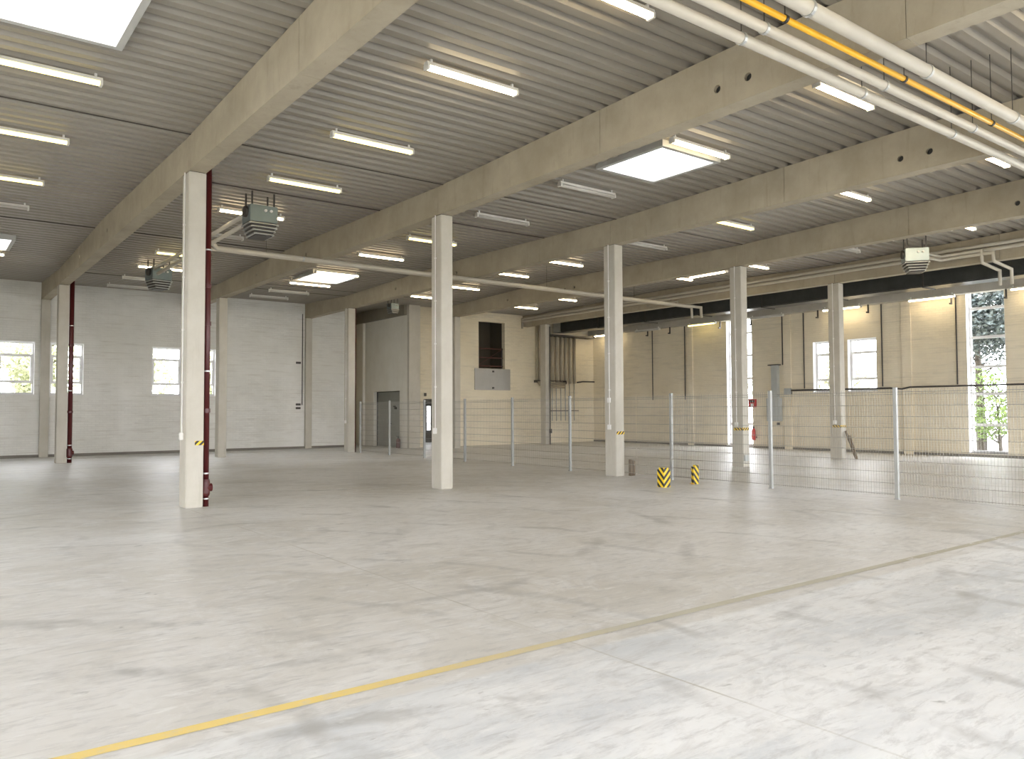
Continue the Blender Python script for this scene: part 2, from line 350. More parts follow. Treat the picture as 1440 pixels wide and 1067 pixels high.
# ------------------------------------------------------------------ roof deck with ribs
SKY_L = [(.45, 2.02, 9.45, 11.05), (10.58, 12.08, 9.47, 11.07), (.45, 2.05, 24.65, 26.35), (10.55, 12.1, 24.75, 26.4), (.45, 2.05, -1.5, .1), (10.5, 12.1, -1.5, .1)]
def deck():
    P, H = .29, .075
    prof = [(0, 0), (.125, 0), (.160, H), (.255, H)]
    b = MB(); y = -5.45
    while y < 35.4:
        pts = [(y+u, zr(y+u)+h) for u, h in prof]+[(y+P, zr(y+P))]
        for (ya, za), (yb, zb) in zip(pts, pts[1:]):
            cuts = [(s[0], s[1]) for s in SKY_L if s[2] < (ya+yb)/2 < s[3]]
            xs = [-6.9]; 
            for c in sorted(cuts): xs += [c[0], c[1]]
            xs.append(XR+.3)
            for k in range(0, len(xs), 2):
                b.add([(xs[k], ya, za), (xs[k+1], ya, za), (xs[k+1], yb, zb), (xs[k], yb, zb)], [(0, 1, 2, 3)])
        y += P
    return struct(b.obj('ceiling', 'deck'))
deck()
sb = MB()
for k, (y, bays) in enumerate([(13.80, (0, 1, 2, 3, 4)), (16.58, (1, 2)), (29.1, (1, 2)), (28.0, (2, 3)), (22.6, (0, 1))]):
    for i in bays:
        x0 = XS[i-1]+CW if i else -1.0; x1 = XS[i] if i < 5 else XR
        sb.box(x0, x1, y-.012, y+.012, zr(y)-.012, zr(y)+.01)
struct(sb.obj('trim_1', 'seam'))

# skylights
def skylight(x0, x1, y0, y1, label, hidden=False):
    t = thing('skylight', label, 'skylight', ((x0+x1)/2, (y0+y1)/2, 6.3))
    cx, cy = (x0+x1)/2, (y0+y1)/2
    a, c = x1-cx, y1-cy; z0, z1 = zr(cy)-6.3-.03, .62
    b = MB(); w_ = .05
    ti = .09   # the lining leans inwards towards the dome
    def ring(x, y, z): return [(-x, -y, z), (x, -y, z), (x, y, z), (-x, y, z)]
    A = ring(a-.03, c-.03, z0); B = ring(a-.03-ti, c-.03-ti, z1); C = ring(a+w_, c+w_, z1); D = ring(a+w_, c+w_, z0+.1)
    vs = A+B+C+D; fs = []
    for k in range(3):
        for j in range(4): fs.append((k*4+j, k*4+(j+1) % 4, k*4+4+(j+1) % 4, k*4+4+j))
    b.add(vs, fs).obj('lining', 'curb', t)
    r = MB()
    for s in (-1, 1):
        r.box(a-.03 if s > 0 else -a-.06, a+.06 if s > 0 else -(a-.03), -c-.06, c+.06, z0-.07, z0+.12)
        r.box(-a+.03, a-.03, (c-.03) if s > 0 else -c-.06, c+.06 if s > 0 else -(c-.03), z0-.07, z0+.12)
    r.obj('rim', 'curbrim', t)
    d = MB(); g = 6; X, Y = a-.1, c-.1
    for i in range(g+1):
        for j in range(g+1):
            u, v = i/g*2-1, j/g*2-1; d.v.append((u*X, v*Y, z1+.22*(1-u**4)*(1-v**4)))
    d.f = [(i*(g+1)+j, (i+1)*(g+1)+j, (i+1)*(g+1)+j+1, i*(g+1)+j+1) for i in range(g) for j in range(g)]
    d.obj('dome', 'dome', t, smooth=True)
    f = MB().box(-X, X, -.02, .02, z1-.02, z1+.0); f.box(-.02, .02, -Y, Y, z1-.02, z1); 
    portal((cx, cy, 6.3+z0+.05), (0, 0, 0), x1-x0-.1, y1-y0-.1)
SKN = ['large bright skylight at the top left corner of the ceiling', 'bright square skylight between the second and third beams, nearer one', 'small bright skylight at the left edge of the ceiling',
       'far bright skylight between second and third beams, beyond the hanging pipe']
for s, l in zip(SKY_L, SKN): skylight(*s, l)
for s, l in zip(SKY_L[4:], ('left', 'right')): skylight(*s, f'skylight in the roof behind the viewpoint, {l} one')

# ------------------------------------------------------------------ beams with round service holes
ORD = ['first', 'second', 'third', 'fourth', 'fifth']
def beam(x0, x1, ya, yb, label, holes=(), zb=ZB, seams=(), mat='beam'):
    cuts = [ya]+sorted(s for s in seams if ya < s < yb)+[yb]; out = MB()
    for a, c in zip(cuts, cuts[1:]):
        a2 = a+(.004 if a != ya else 0); c2 = c-(.004 if c != yb else 0)
        ys = [a2]+[y for y, _ in ZP if a2 < y < c2]+[c2]
        # side faces are split round each square cell that carries a round hole
        hs = [h for h in holes if a2+.2 < h < c2-.2]; q = .2; zc = 6.0; n = 16; r = .055
        def top(y): return zr(y)-.002
        cells = []; y = a2
        brk = sorted(set(ys+[v for h in hs for v in (h-q, h+q)]))
        merged = []
        for h in hs: merged.append((h-q, h+q, h))
        for x, flip in ((x0, 0), (x1, 1)):
            yy = a2; segs = []
            for (p0, p1, h) in merged:
                segs.append((yy, p0, None)); segs.append((p0, p1, h)); yy = p1
            segs.append((yy, c2, None))
            for (p0, p1, h) in segs:
                if h is None:
                    pts = [p0]+[y for y in ys if p0 < y < p1]+[p1]
                    out.add([(x, p0, zb), (x, p1, zb)]+[(x, y, top(y)) for y in reversed(pts)], [tuple(range(2+len(pts)))])
                else:
                    circ = [(x, h+r*math.cos(2*PI*(k+.5)/n), zc+r*math.sin(2*PI*(k+.5)/n)) for k in range(n)]
                    sq = []
                    for k in range(n):
                        t = 2*PI*(k+.5)/n; cy, cz = math.cos(t), math.sin(t); m = 1/max(abs(cy), abs(cz))
                        yv = h+q*m*cy; zz = m*cz
                        zv = zc+zz*((top(yv)-zc) if zz > 0 else (zc-zb))
                        sq.append((x, yv, zv))
                    out.add(circ+sq, [(k, (k+1) % n, (k+1) % n+n, k+n) for k in range(n)])
                    cor = [(x, p1, top(p1)), (x, p0, top(p0)), (x, p0, zb), (x, p1, zb)]
                    for ci, k in zip(cor, (1, 5, 9, 13)): out.add([sq[k], ci, sq[k+1]], [(0, 1, 2)])
        for h in hs:
            rings = [[(x, h+r*math.cos(2*PI*(k+.5)/n), zc+r*math.sin(2*PI*(k+.5)/n)) for k in range(n)] for x in (x0, x1)]
            out.add(rings[0]+rings[1], [(k, k+n, (k+1) % n+n, (k+1) % n) for k in range(n)])
        out.add([(x0, a2, zb), (x1, a2, zb), (x1, c2, zb), (x0, c2, zb)], [(0, 1, 2, 3)])
        for u, v in zip(ys, ys[1:]): out.add([(x0, u, top(u)), (x0, v, top(v)), (x1, v, top(v)), (x1, u, top(u))], [(0, 1, 2, 3)])
        for y in (a2, c2): out.add([(x0, y, zb), (x1, y, zb), (x1, y, top(y)), (x0, y, top(y))], [(0, 1, 2, 3)])
    o = out.obj('concrete_beam', mat)
    bm = bmesh.new(); bm.from_mesh(o.data); bmesh.ops.remove_doubles(bm, verts=bm.verts, dist=.0006)
    bmesh.ops.recalc_face_normals(bm, faces=bm.faces); bm.to_mesh(o.data); bm.free()
    for h in holes:
        if ya < h < yb: MB().tube([(x0+.05, h, 6.0), (x1-.05, h, 6.0)], .0545, 16).obj('hole_shade_plug', 'black', o)  # added black plug stands in for the darkness inside the hole
    return tag(o, label, 'beam', 'concrete roof beams')
HO = (6.28, 6.78, 20.98, 21.5, 24.95)
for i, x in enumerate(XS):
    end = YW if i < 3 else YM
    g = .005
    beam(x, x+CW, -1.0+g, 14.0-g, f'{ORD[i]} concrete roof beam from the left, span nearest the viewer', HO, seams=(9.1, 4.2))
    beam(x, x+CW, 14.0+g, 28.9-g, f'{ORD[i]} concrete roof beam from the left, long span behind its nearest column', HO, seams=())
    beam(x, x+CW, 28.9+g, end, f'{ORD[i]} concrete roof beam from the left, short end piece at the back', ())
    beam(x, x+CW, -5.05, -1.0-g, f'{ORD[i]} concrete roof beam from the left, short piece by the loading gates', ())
tag(MB().box(28.12, 28.5, -5.0, YM-.02, 5.5, 5.96).obj('wall_beam', 'column', bevel=.01), 'long pale ledge beam on the right wall carrying strip lamps below', 'beam')
b_ = MB()
for a, c in ((30.25, 31.9), (31.91, 33.4), (33.41, 35.25)): b_.box(XP-.14, XP-.005, a, c, 5.83, 6.36)
tag(b_.obj('lintel_beam', 'darkbeam'), 'dark brown concrete lintel above the grey double door wall', 'beam')

# ------------------------------------------------------------------ columns
def column(i, y, label, tape=None, conduit=True, box_z=1.22, extra=False, zb=ZB):
    x = XS[i]
    t = thing('concrete_column', label, 'column', (x, y, 0), group='concrete columns of the hall')
    MB().box(0, CW, 0, CD, 0, zb-.012).obj('shaft', 'column', t, bevel=.012)
    MB().box(.02, CW-.02, .02, CD-.02, zb-.014, zb).obj('bearing_pad', 'seam', t)
    if conduit:
        c = MB().tube([(-.014, .2, box_z), (-.014, .2, zb)], .012, 6)
        for z in (2.1, 3.0, 3.9, 4.8): c.box(-.03, 0, .18, .22, z, z+.03)
        c.obj('conduit', 'white', t)
        MB().box(-.05, 0, .15, .25, box_z-.08, box_z+.04).obj('socket_box', 'white', t, bevel=.006)
        if extra: MB().box(-.05, 0, .15, .25, 1.80, 1.92).obj('switch_box', 'white', t, bevel=.006)
    if tape:
        MB().box(tape[0]*CW, tape[1]*CW+(.003 if tape[1] >= 1 else 0), -.004, 0, tape[2], tape[2]+.075).obj('hazard_tape', 'tape', t)
        if tape[0] == 0: MB().box(-.004, 0, -.004, CD*.8, tape[2], tape[2]+.07).obj('hazard_tape', 'tape_side', t)
    return t
column(0, Y1, 'nearest white concrete column at left, with hazard tape stub and red pipe behind', (.5, 1, 1.05))
column(1, Y1, 'chipped white concrete column left of centre, second in the near row', None)
column(2, Y1, 'concrete column at the fence line with striped tape, third in the near row', (.1, 1, 1.02), extra=True)
column(3, Y1, 'concrete column with striped tape in front of the fire extinguisher wall', (0, 1, 1.03))
column(4, Y1, 'rightmost concrete column with striped tape and boards leaning on it', (0, 1, 1.03))
column(0, Y2, 'far concrete column at left edge, in front of a window', None, conduit=False)
column(1, Y2, 'second concrete column of the far row, seen right of the red pipe', None, conduit=False)
column(2, Y2, 'third concrete column of the far row, where the fence begins', None)
column(3, Y2, 'fourth concrete column of the far row, by the yellowish middle wall', None, conduit=False)
column(4, Y2, 'fifth concrete column of the far row, wrapped by the pipe bundle', None, conduit=False)

def downpipe(x, y, r, label, mat='red', clean=True):
    t = thing('downpipe', label, 'pipe', (x, y, 0), group='rainwater downpipes on the columns')
    MB().tube([(0, 0, 0), (0, 0, zr(y)-.01)], r, 14).obj('pipe_run', mat, t, smooth=True)
    if clean:
        for z in (1.6, 3.1, 3.75): MB().tube([(0, 0, z), (0, 0, z+.07)], r+.012, 14).obj('collar', mat, t)
        MB().tube([(0, 0, .18), (0, 0, .22), (0, 0, .42), (0, 0, .46)], [r+.012, r+.02, r+.02, r+.012], 14).tube([(0, 0, .32), (r+.05, 0, .32)], .07, 12).obj('access_cap', mat, t)
        for z in (.12, .55, 2.3, 4.4): MB().tube([(0, 0, z), (0, 0, z+.025)], r+.008, 14).box(-r-.014, 0, -.015, .015, z, z+.025).obj('clamp', 'galv', t)
downpipe(XS[0]+CW+.075, Y1+.12, .05, 'dark red downpipe on the right side of the nearest column')
downpipe(XS[0]+CW+.10, Y2+.12, .07, 'dark red downpipe beside the far column at left edge')
downpipe(XS[2]+CW+.05, Y2+.1, .03, 'thin dark brown downpipe beside the third far column', clean=False)

# ------------------------------------------------------------------ windows
def window(n, axis, pos, u0, u1, z0, z1, rows, th=.28, cols=1, fr=.07, depth=.16):
    """frame set `depth` behind the wall face; rows = relative heights from bottom"""
    b = MB(); g = MB()
    def bx(B, ua, ub, za, zb, d0, d1):
        if axis == 'Y': B.box(ua, ub, pos+d0, pos+d1, za, zb)
        else: B.box(pos+d0, pos+d1, ua, ub, za, zb)
    d0, d1 = depth, depth+.07
    bx(b, u0, u0+fr, z0, z1, d0, d1); bx(b, u1-fr, u1, z0, z1, d0, d1); bx(b, u0+fr, u1-fr, z0, z0+fr, d0, d1); bx(b, u0+fr, u1-fr, z1-fr, z1, d0, d1)
    tot = sum(rows); z = z0
    for k, r in enumerate(rows[:-1]):
        z += (z1-z0)*r/tot; bx(b, u0+fr, u1-fr, z-.045, z+.045, d0, d1)
        if k == 0 and len(rows) == 3 and z1-z0 < 3:   # the opening sash has its own thicker frame and handle
            zt = z0+(z1-z0)*(rows[0]+rows[1])/tot
            bx(b, u0+fr, u0+fr+.05, z+.045, zt-.045, d0-.02, d1); bx(b, u1-fr-.05, u1-fr, z+.045, zt-.045, d0-.02, d1)
    for k in range(1, cols):
        u = u0+(u1-u0)*k/cols; bx(b, u-.03, u+.03, z0, z1, d0, d1)
    o = struct(b.obj(f'window_{n}', 'upvc'))
    bx(g, u0+fr, u1-fr, z0+fr, z1-fr, depth+.03, depth+.036); g.obj('pane', 'glass', o)
    s = MB(); bx(s, u0-.03, u1+.03, z0-.03, z0, -.03, depth); s.obj('sill', 'white', o)
    l = MB()
    if axis == 'Y' or z1-z0 < 3 or True:   # white reveal lining
        bx(l, u0-.0, u0+.012, z0, z1, 0.0, depth); bx(l, u1-.012, u1, z0, z1, 0.0, depth); bx(l, u0, u1, z1-.012, z1, 0, depth)
        l.obj('reveal', 'upvc', o)
    return o
TR = (.93, 1.04, .92, 1.0, .98, .71)
n = 1
for a, b in FW: window(n, 'Y', YW, a, b, 2.27, 4.18, (.24, .50, .26)); n += 1
for a, b, c, d in RW:
    window(n, 'X', XR, a, b, c, d, (.24, .50, .26) if d-c < 3 else TR, depth=.2); n += 1
window(n, 'X', XR, 4.0, 5.1, .14, 5.72, TR, depth=.2)
# handles on the sashes of the back windows
hb = [o for o in bpy.data.objects if o.name in ('window_1', 'window_2', 'window_3', 'window_4')]
for o, (a, b) in zip(sorted(hb, key=lambda q: q.name), FW):
    MB().box(b-.12, b-.09, YW+.10, YW+.14, 3.25, 3.42).obj('handle', 'galv', o)

# ------------------------------------------------------------------ doors, hatch
d = struct(MB().box(XP+.19, XP+.24, 30.93, 32.14, .01, 2.50).box(XP+.19, XP+.24, 32.155, 33.34, .01, 2.50).obj('door_1', 'greydoor'))
MB().box(XP+.10, XP+.19, 31.98, 32.03, 1.02, 1.08).box(XP+.10, XP+.12, 31.98, 32.14, 1.02, 1.08).obj('handle', 'black', d)
MB().box(XP+.12, XP+.19, 31.60, 31.72, 1.80, 1.86).box(XP+.12, XP+.19, 31.50, 31.62, 1.70, 1.80).obj('door_closer', 'black', d)
MB().box(XP+.15, XP+.19, 33.30, 33.345, 0, 2.5).box(XP+.15, XP+.19, 30.915, 30.93, 0, 2.5).box(XP+.15, XP+.19, 30.915, 33.345, 2.49, 2.515).obj('door_frame', 'dark', d)
# glazed outer door at the end of the corridor
d2 = MB()
x0, x1, yy = 21.05, 21.75, 35.38
d2.box(x0, x0+.25, yy, yy+.05, 0, 2.1).box(x1-.22, x1, yy, yy+.05, 0, 2.1).box(x0+.25, x1-.22, yy, yy+.05, 0, .62).box(x0+.25, x1-.22, yy, yy+.05, 1.86, 2.1)
d2 = struct(d2.obj('door_2', 'dark')); MB().box(x0+.25, x1-.22, yy+.02, yy+.026, .62, 1.86).obj('pane', 'glass', d2)
# dark corridor lining behind the door opening
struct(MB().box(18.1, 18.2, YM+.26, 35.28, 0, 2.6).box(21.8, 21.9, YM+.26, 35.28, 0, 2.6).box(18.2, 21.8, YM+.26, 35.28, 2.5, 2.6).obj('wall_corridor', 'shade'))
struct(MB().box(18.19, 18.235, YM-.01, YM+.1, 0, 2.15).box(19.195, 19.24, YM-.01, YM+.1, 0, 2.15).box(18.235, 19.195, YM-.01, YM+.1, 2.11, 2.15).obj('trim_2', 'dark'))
# upper loading opening: back room lining, guard rail, hatch panel
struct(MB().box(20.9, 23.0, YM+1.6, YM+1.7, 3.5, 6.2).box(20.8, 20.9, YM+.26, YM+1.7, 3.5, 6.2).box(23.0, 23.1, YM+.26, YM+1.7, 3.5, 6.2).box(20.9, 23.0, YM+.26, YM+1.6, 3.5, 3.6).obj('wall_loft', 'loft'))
g = thing('guard_rail', 'dark red-brown guard rail across the upper wall opening', 'railing', (21.18, YM+.12, 3.62))
[MB().box(.02, 1.50, -.02, .02, z, z+.045).obj('rail', 'rust', g) for z in (.10, .5, .93)]
[MB().box(q, q+.06, -.025, .025, 0, 1.0).obj('upright', 'dark', g) for q in (.02, 1.41)]
MB().tube([(.05, 0, .15), (1.42, 0, .93)], .012, 6).obj('brace', 'rust', g)
h = thing('hatch_panel', 'grey metal panel mounted below the upper wall opening', 'panel', (20.93, YM-.05, 2.60))
MB().box(0, 2.08, 0, .045, 0, 1.01).obj('plate', 'panel', h, bevel=.008)
[MB().box(1.0, 1.1, -.03, 0, q, q+.08).obj('latch', 'dark', h) for q in (.06, .84)]

# ------------------------------------------------------------------ ceiling tube lamps
def lamp_proto(mat, name):
    t = bpy.data.objects.new('ceiling_lamp', None); COL.objects.link(t); t.empty_display_size = .1
    L = 1.56
    MB().prism([(-.055, .0), (.055, 0), (.045, .05), (-.045, .05)], 'X', 0, L).obj('housing', 'housing', t)
    for s in (-1, 1):
        MB().tube([(.035, s*.034, -.026), (L-.035, s*.034, -.026)], .020, 10).obj('tube', mat, t, smooth=True)
    for q in (0, L-.035): MB().box(q, q+.035, -.06, .06, -.055, .012).obj('end_cap', 'housing', t)
    for q in (.07, L-.10): MB().box(q, q+.03, -.02, .02, .05, .105).obj('hanger', 'white', t)
    return t
PROTO = {}
def lamp(x, y, kind, label, group, rz=0, z=None):
    m = {'w': 'tube_w', 'y': 'tube_y', 'o': 'off'}[kind]
    if m not in PROTO: PROTO[m] = o = lamp_proto(m, kind)
    else: o = copy_tree(PROTO[m])
    o.location = (x, y, (zr(y)-.105) if z is None else z); o.rotation_euler = (0, 0, rz)
    return tag(o, label, 'lamp', group)
KW = {'w': 'white', 'y': 'yellowish', 'o': 'unlit'}
BAY = {0: (.48, 'left of the first beam', [(6.4, 'w'), (9.15, 'y'), (12.2, 'y'), (15.15, 'y'), (18.35, 'y'), (20.95, 'o'), (26.8, 'w')]),
       1: (5.49, 'between the first and second beams', [(3.3, 'w'), (6.45, 'w'), (9.15, 'w'), (12.2, 'y'), (15.18, 'y'), (18.35, 'w'), (21.3, 'o'), (24.2, 'y'), (26.5, 'w'), (28.75, 'o'), (31.3, 'o')]),
       2: (10.46, 'between the second and third beams', [(3.3, 'w'), (6.38, 'w'), (9.15, 'w'), (12.15, 'o'), (15.15, 'o'), (18.4, 'y'), (21.35, 'w'), (24.45, 'w'), (26.75, 'w'), (28.7, 'o'), (30.8, 'o')]),
       3: (15.50, 'between the third and fourth beams', [(6.33, 'w'), (9.15, 'w'), (12.25, 'y'), (15.18, 'o'), (18.7, 'w'), (21.5, 'w'), (24.5, 'w'), (27.05, 'w')]),
       4: (20.52, 'between the fourth and fifth beams', [(9.02, 'w'), (12.2, 'o'), (15.3, 'w'), (18.44, 'w'), (24.6, 'w'), (27.2, 'w')])}
NTH = ['nearest', 'second', 'third', 'fourth', 'fifth', 'sixth', 'seventh', 'eighth', 'ninth', 'tenth', 'eleventh']
for bi, (x, desc, rows) in BAY.items():
    for k, (y, kd) in enumerate(rows):
        lamp(x, y, kd, f'{KW[kd]} tube lamp {desc}, {NTH[k]}{" away" if k else " one"}', 'tube lamps under the roof deck')
# strip lamps that run along the hall
lamp(21.2, 9.2, 'w', 'lit strip lamp set along the fourth beam at right, above the pale heater', 'strip lamps set along the beams', PI/2, 6.25)
lamp(21.2, 16.25, 'w', 'lit strip lamp set along the fourth beam, left of the taped column', 'strip lamps set along the beams', PI/2, 6.17)
WL = [(8.88, 'w', 'farthest right'), (12.14, 'w', 'left of the tall tree window'), (15.45, 'w', 'above the square window pair'), (18.75, 'o', 'above the electrical cabinet'),
      (22.12, 'y', 'beside the narrow bright window'), (25.4, 'o', 'right of the fence-line column'), (28.3, 'w', 'nearest the inner corner')]
for y, kd, l in WL: lamp(28.05, y, kd, f'{KW[kd]} strip lamp under the right wall ledge, {l}', 'strip lamps under the right wall ledge', PI/2, 5.45)
bk = MB()
for y, _, _ in WL:
    pass
for y, l in ((10.6, 'first from the right'), (12.3, 'second from the right'), (15.25, 'third from the right'), (17.3, 'fourth from the right'), (20.4, 'fifth from the right'), (22.0, 'sixth from the right'), (24.9, 'seventh from the right'), (26.3, 'eighth from the right')):
    tag(MB().box(28.2, 28.24, y, y+.05, 5.22, 5.5).box(28.10, 28.24, y, y+.05, 5.18, 5.23).obj('hook_bracket', 'dark'), f'small dark hook under the right wall ledge, {l}', 'bracket', 'hooks under the right wall ledge')

# ------------------------------------------------------------------ fan heaters
def heater_proto(mat='heater', slats=True):
    t = bpy.data.objects.new('fan_heater', None); COL.objects.link(t)
    MB().box(-.30, .30, -.27, .27, -.02, .34).obj('casing', mat, t, bevel=.012)
    if slats:
        b = MB()
        b.prism([(-.30, -.02), (.30, -.02), (.18, -.32), (-.18, -.32)], 'Y', -.24, .24)
        b.obj('outlet_hood', 'dark', t)
        s = MB()
        for k in range(4):
            z = -.05-k*.075; wd = .30-.12*(k/3.6)
            s.box(-wd, wd, -.30, -.245, z-.018, z)
            s.box(-wd-.02, -wd+.01, -.28, .25, z-.028, z)
            s.box(wd-.01, wd+.02, -.28, .25, z-.028, z)
        s.obj('louvre', 'galv', t)
    for x in (-.24, .24):
        for y in (-.2, .2): MB().box(x-.015, x+.015, y-.015, y+.015, .34, .68).obj('hanger', 'dark', t)
    MB().tube([(-.305, -.05, .2), (-.36, -.05, .2)], .12, 14).obj('fan_guard', 'dark', t)
    [MB().tube([(q, -.28, .22), (q, -.33, .22)], .03, 8).obj('pipe_union', 'white', t) for q in (.02, .14)]
    return t
HP = heater_proto()
HP.location = (5.95, 16.9, 5.71); tag(HP, 'grey-blue fan heater hanging right of the nearest column', 'heater')
def heater(x, y, z, label, rz=0):
    o = copy_tree(HP); o.location = (x, y, z); o.rotation_euler = (0, 0, rz); return tag(o, label, 'heater')
heater(6.0, 26.0, 5.71, 'grey fan heater hanging left of the nearest column, far back', .2)
hs = heater(15.6, 28.6, 5.80, 'small far fan heater hanging in front of the dark lintel', .1); hs.scale = (.62, .62, .62)
H4 = heater_proto('heaterlight'); H4.location = (22.35, 10.7, 5.75); H4.rotation_euler = (0, 0, -.9)
tag(H4, 'pale blue-grey fan heater hanging near the right end of the hall', 'heater')

# ------------------------------------------------------------------ pipes
def pipe(name, pts, r, mat, label, clamps=None, n=14, hang=None):
    t = thing(name, label, 'pipe', pts[0])
    o0 = Vector(pts[0])
    MB().tube([Vector(p)-o0 for p in pts], r, n).obj('pipe_run', mat, t, smooth=True)
    if clamps:
        for p in clamps:
            p = Vector(p)-o0; MB().tube([p+Vector((-.02, 0, 0)), p+Vector((.02, 0, 0))], r+.010, n).obj('clamp', 'black' if mat == 'yellow' else 'galv', t)
    if hang:
        for p in hang:
            q = Vector(p)-o0; MB().tube([q+Vector((0, 0, r)), (q.x, q.y, zr(p[1])+.03-o0.z)], .006, 5).obj('hanger_rod', 'dark', t)
    return t
HX = [4.45, 6.85, 9.24, 11.64, 14.3, 16.7, 19.2]
pipe('ceiling_pipe', [(-6.5, 5.02, 5.5), (25.4, 5.02, 5.5)], .06, 'pipe', 'white insulated pipe crossing top right, lowest left of the four', [(x, 5.02, 5.5) for x in HX], hang=[(x, 5.02, 5.5) for x in HX])
pipe('ceiling_pipe', [(-6.5, 4.74, 5.5), (25.4, 4.74, 5.5)], .055, 'pipe', 'white insulated pipe crossing top right, just left of the yellow pipe', [(x, 4.74, 5.5) for x in HX], hang=[(x, 4.74, 5.5) for x in HX])
pipe('gas_pipe', [(-6.5, 4.5, 5.5), (25.4, 4.5, 5.5)], .032, 'yellow', 'yellow gas pipe with black clamps crossing the top right', [(x, 4.5, 5.5) for x in HX], hang=[(x, 4.5, 5.5) for x in HX])
pipe('ceiling_pipe', [(-6.5, 4.24, 5.5), (25.4, 4.24, 5.5)], .075, 'pipe', 'thickest white pipe crossing top right, right of the yellow pipe', [(x, 4.24, 5.5) for x in HX], hang=[(x, 4.24, 5.5) for x in HX])
# heating feed between the two left heaters and across the hall
pipe('heating_pipe', [(5.8, 17.3, 5.98), (5.8, 25.6, 5.98)], .05, 'pipe', 'upper white pipe linking the two left heaters')
pipe('heating_pipe', [(5.8, 17.3, 5.77), (5.8, 25.2, 5.77)], .05, 'pipe', 'lower white pipe linking the two left heaters')
pipe('heating_pipe', [(5.8, 19.8, 5.77), (5.95, 19.95, 5.68), (24.4, 19.95, 5.60), (24.42, 19.95, 5.2)], .055, 'pipe', 'long white pipe crossing the hall, nearer of the pair',
     [(x, 19.95, 5.66) for x in (8.2, 12.4)], hang=[(7.2, 19.95, 5.67), (16.6, 19.95, 5.64), (20.7, 19.95, 5.62)])
pipe('heating_pipe', [(5.8, 20.25, 5.98), (5.8, 20.25, 5.70), (24.2, 20.25, 5.62), (24.22, 20.25, 5.2)], .045, 'pipe', 'long white pipe crossing the hall, farther of the pair')
# pair along the fifth beam, then down at the inner wall
for dx, dz, l in ((0, 0, 'upper'), (.0, -.13, 'lower')):
    x = XS[4]-.09; z = 6.16+dz
    X2 = x+.30*(0 if dx else 1) if False else x
    pipe('beam_pipe', [(x, -4.8, z-.0), (x, 14, z-.0), (x, 30.40-(.0 if dz == 0 else .0), z-.06), (x, 30.40, z-.4)], .05, 'pipe', f'{l} white pipe fixed along the top of the fifth beam')
for k, x in enumerate((24.62, 24.79, 24.96)):
    pipe('riser_pipe', [(x, 30.40, 6.15), (x, 30.40, 3.0-k*.08)], .055, 'riser', f'{["left", "middle", "right"][k]} pipe of the three risers left of the bundled far column')
for k in range(3):
    z = 3.0-k*.11
    pipe('bundle_pipe', [(24.62+.17*k, 30.38, z), (24.62+.17*k, 28.6-.06*k, z), (25.9, 28.6-.06*k, z), (26.1+.1*k, 30.3, z)] if False else [(24.6+.1*k, 30.30, z), (26.45-.06*k, 30.30, z)], .045, 'riser', f'{["top", "middle", "lowest"][k]} pipe of the horizontal bundle behind the fifth far column')
tag(MB().box(24.5, 26.4, 30.22, 30.26, 3.08, 3.12).box(24.5, 24.52, 30.22, 30.48, 3.0, 3.12).box(26.4, 26.42, 30.22, 30.48, 2.95, 3.12).obj('pipe_bracket', 'dark'), 'dark angle bracket holding the horizontal pipe bundle', 'bracket')
for k, x in enumerate((25.62, 25.9, 26.2, 26.5, 26.8, 27.1)):
    pipe('drop_pipe', [(x, 30.38, 5.33), (x, 30.38, 3.0)], .075, 'riser', f'{["leftmost", "second", "third", "fourth", "fifth", "rightmost"][k]} thick pipe in the row of six at the inner corner')
    pipe('thin_pipe', [(x, 30.42, 3.0), (x, 30.42, 1.1)], .022, 'galv', f'{["leftmost", "second", "third", "fourth", "fifth", "rightmost"][k]} thin pipe stub below the row of thick pipes', [], n=8)
tag(MB().box(25.45, 27.4, 30.40, 30.46, 1.58, 1.62).obj('pipe_rail', 'dark'), 'thin dark rail clamping the six thin pipe stubs', 'bracket')
pipe('dark_pipe', [(27.2, 30.3, 3.05), (27.6, 30.3, 3.10), (28.4, 30.3, 3.10)], .035, 'dark', 'dark horizontal pipe on the inner corner wall')
tag(MB().box(25.1, 28.1, 29.9, 30.46, 5.33, 5.40).obj('cable_tray', 'dark'), 'dark cable tray above the row of six thick pipes', 'tray')
# heater pipes that step down past the fifth beam at right
for k in (0, 1):
    y = 9.45-.3*k; x = 23.55
    pipe('heating_pipe', [(22.5, 10.6, 6.0-.1*k), (x, 10.55, 6.0-.1*k), (x, y, 6.0-.1*k), (x, y, 5.66), (x+.9, y-.1, 5.52), (x+.9, y-.1, 5.1)], .045, 'pipe', f'{["left", "right"][k]} white pipe stepping down beside the pale heater')
pipe('heating_pipe', [(23.785, 22.2, 5.86), (23.785, 20.6, 5.86), (23.785, 20.6, 5.72)], .03, 'pipe', 'small white pipe elbow on the fifth beam, beside the crossing pipes')
# duct
t = thing('air_duct', 'long dark wrapped air duct between the fifth beam and right wall', 'duct', (25.6, 0, 5.5))
MB().box(0, .75, -4.9, 29.75, 0, .62).obj('duct_run', 'duct', t, bevel=.03)
MB().box(.02, .73, 29.75, 30.3, .02, .60).obj('duct_end', 'galv', t, bevel=.01)
for y in range(-3, 30, 3): MB().box(-.03, .78, y, y+.04, -.03, -.0).box(-.03, 0, y, y+.04, -.03, zr(y)-5.5).box(.76, .79, y, y+.04, -.03, zr(y)-5.5).obj('hanger', 'dark', t)

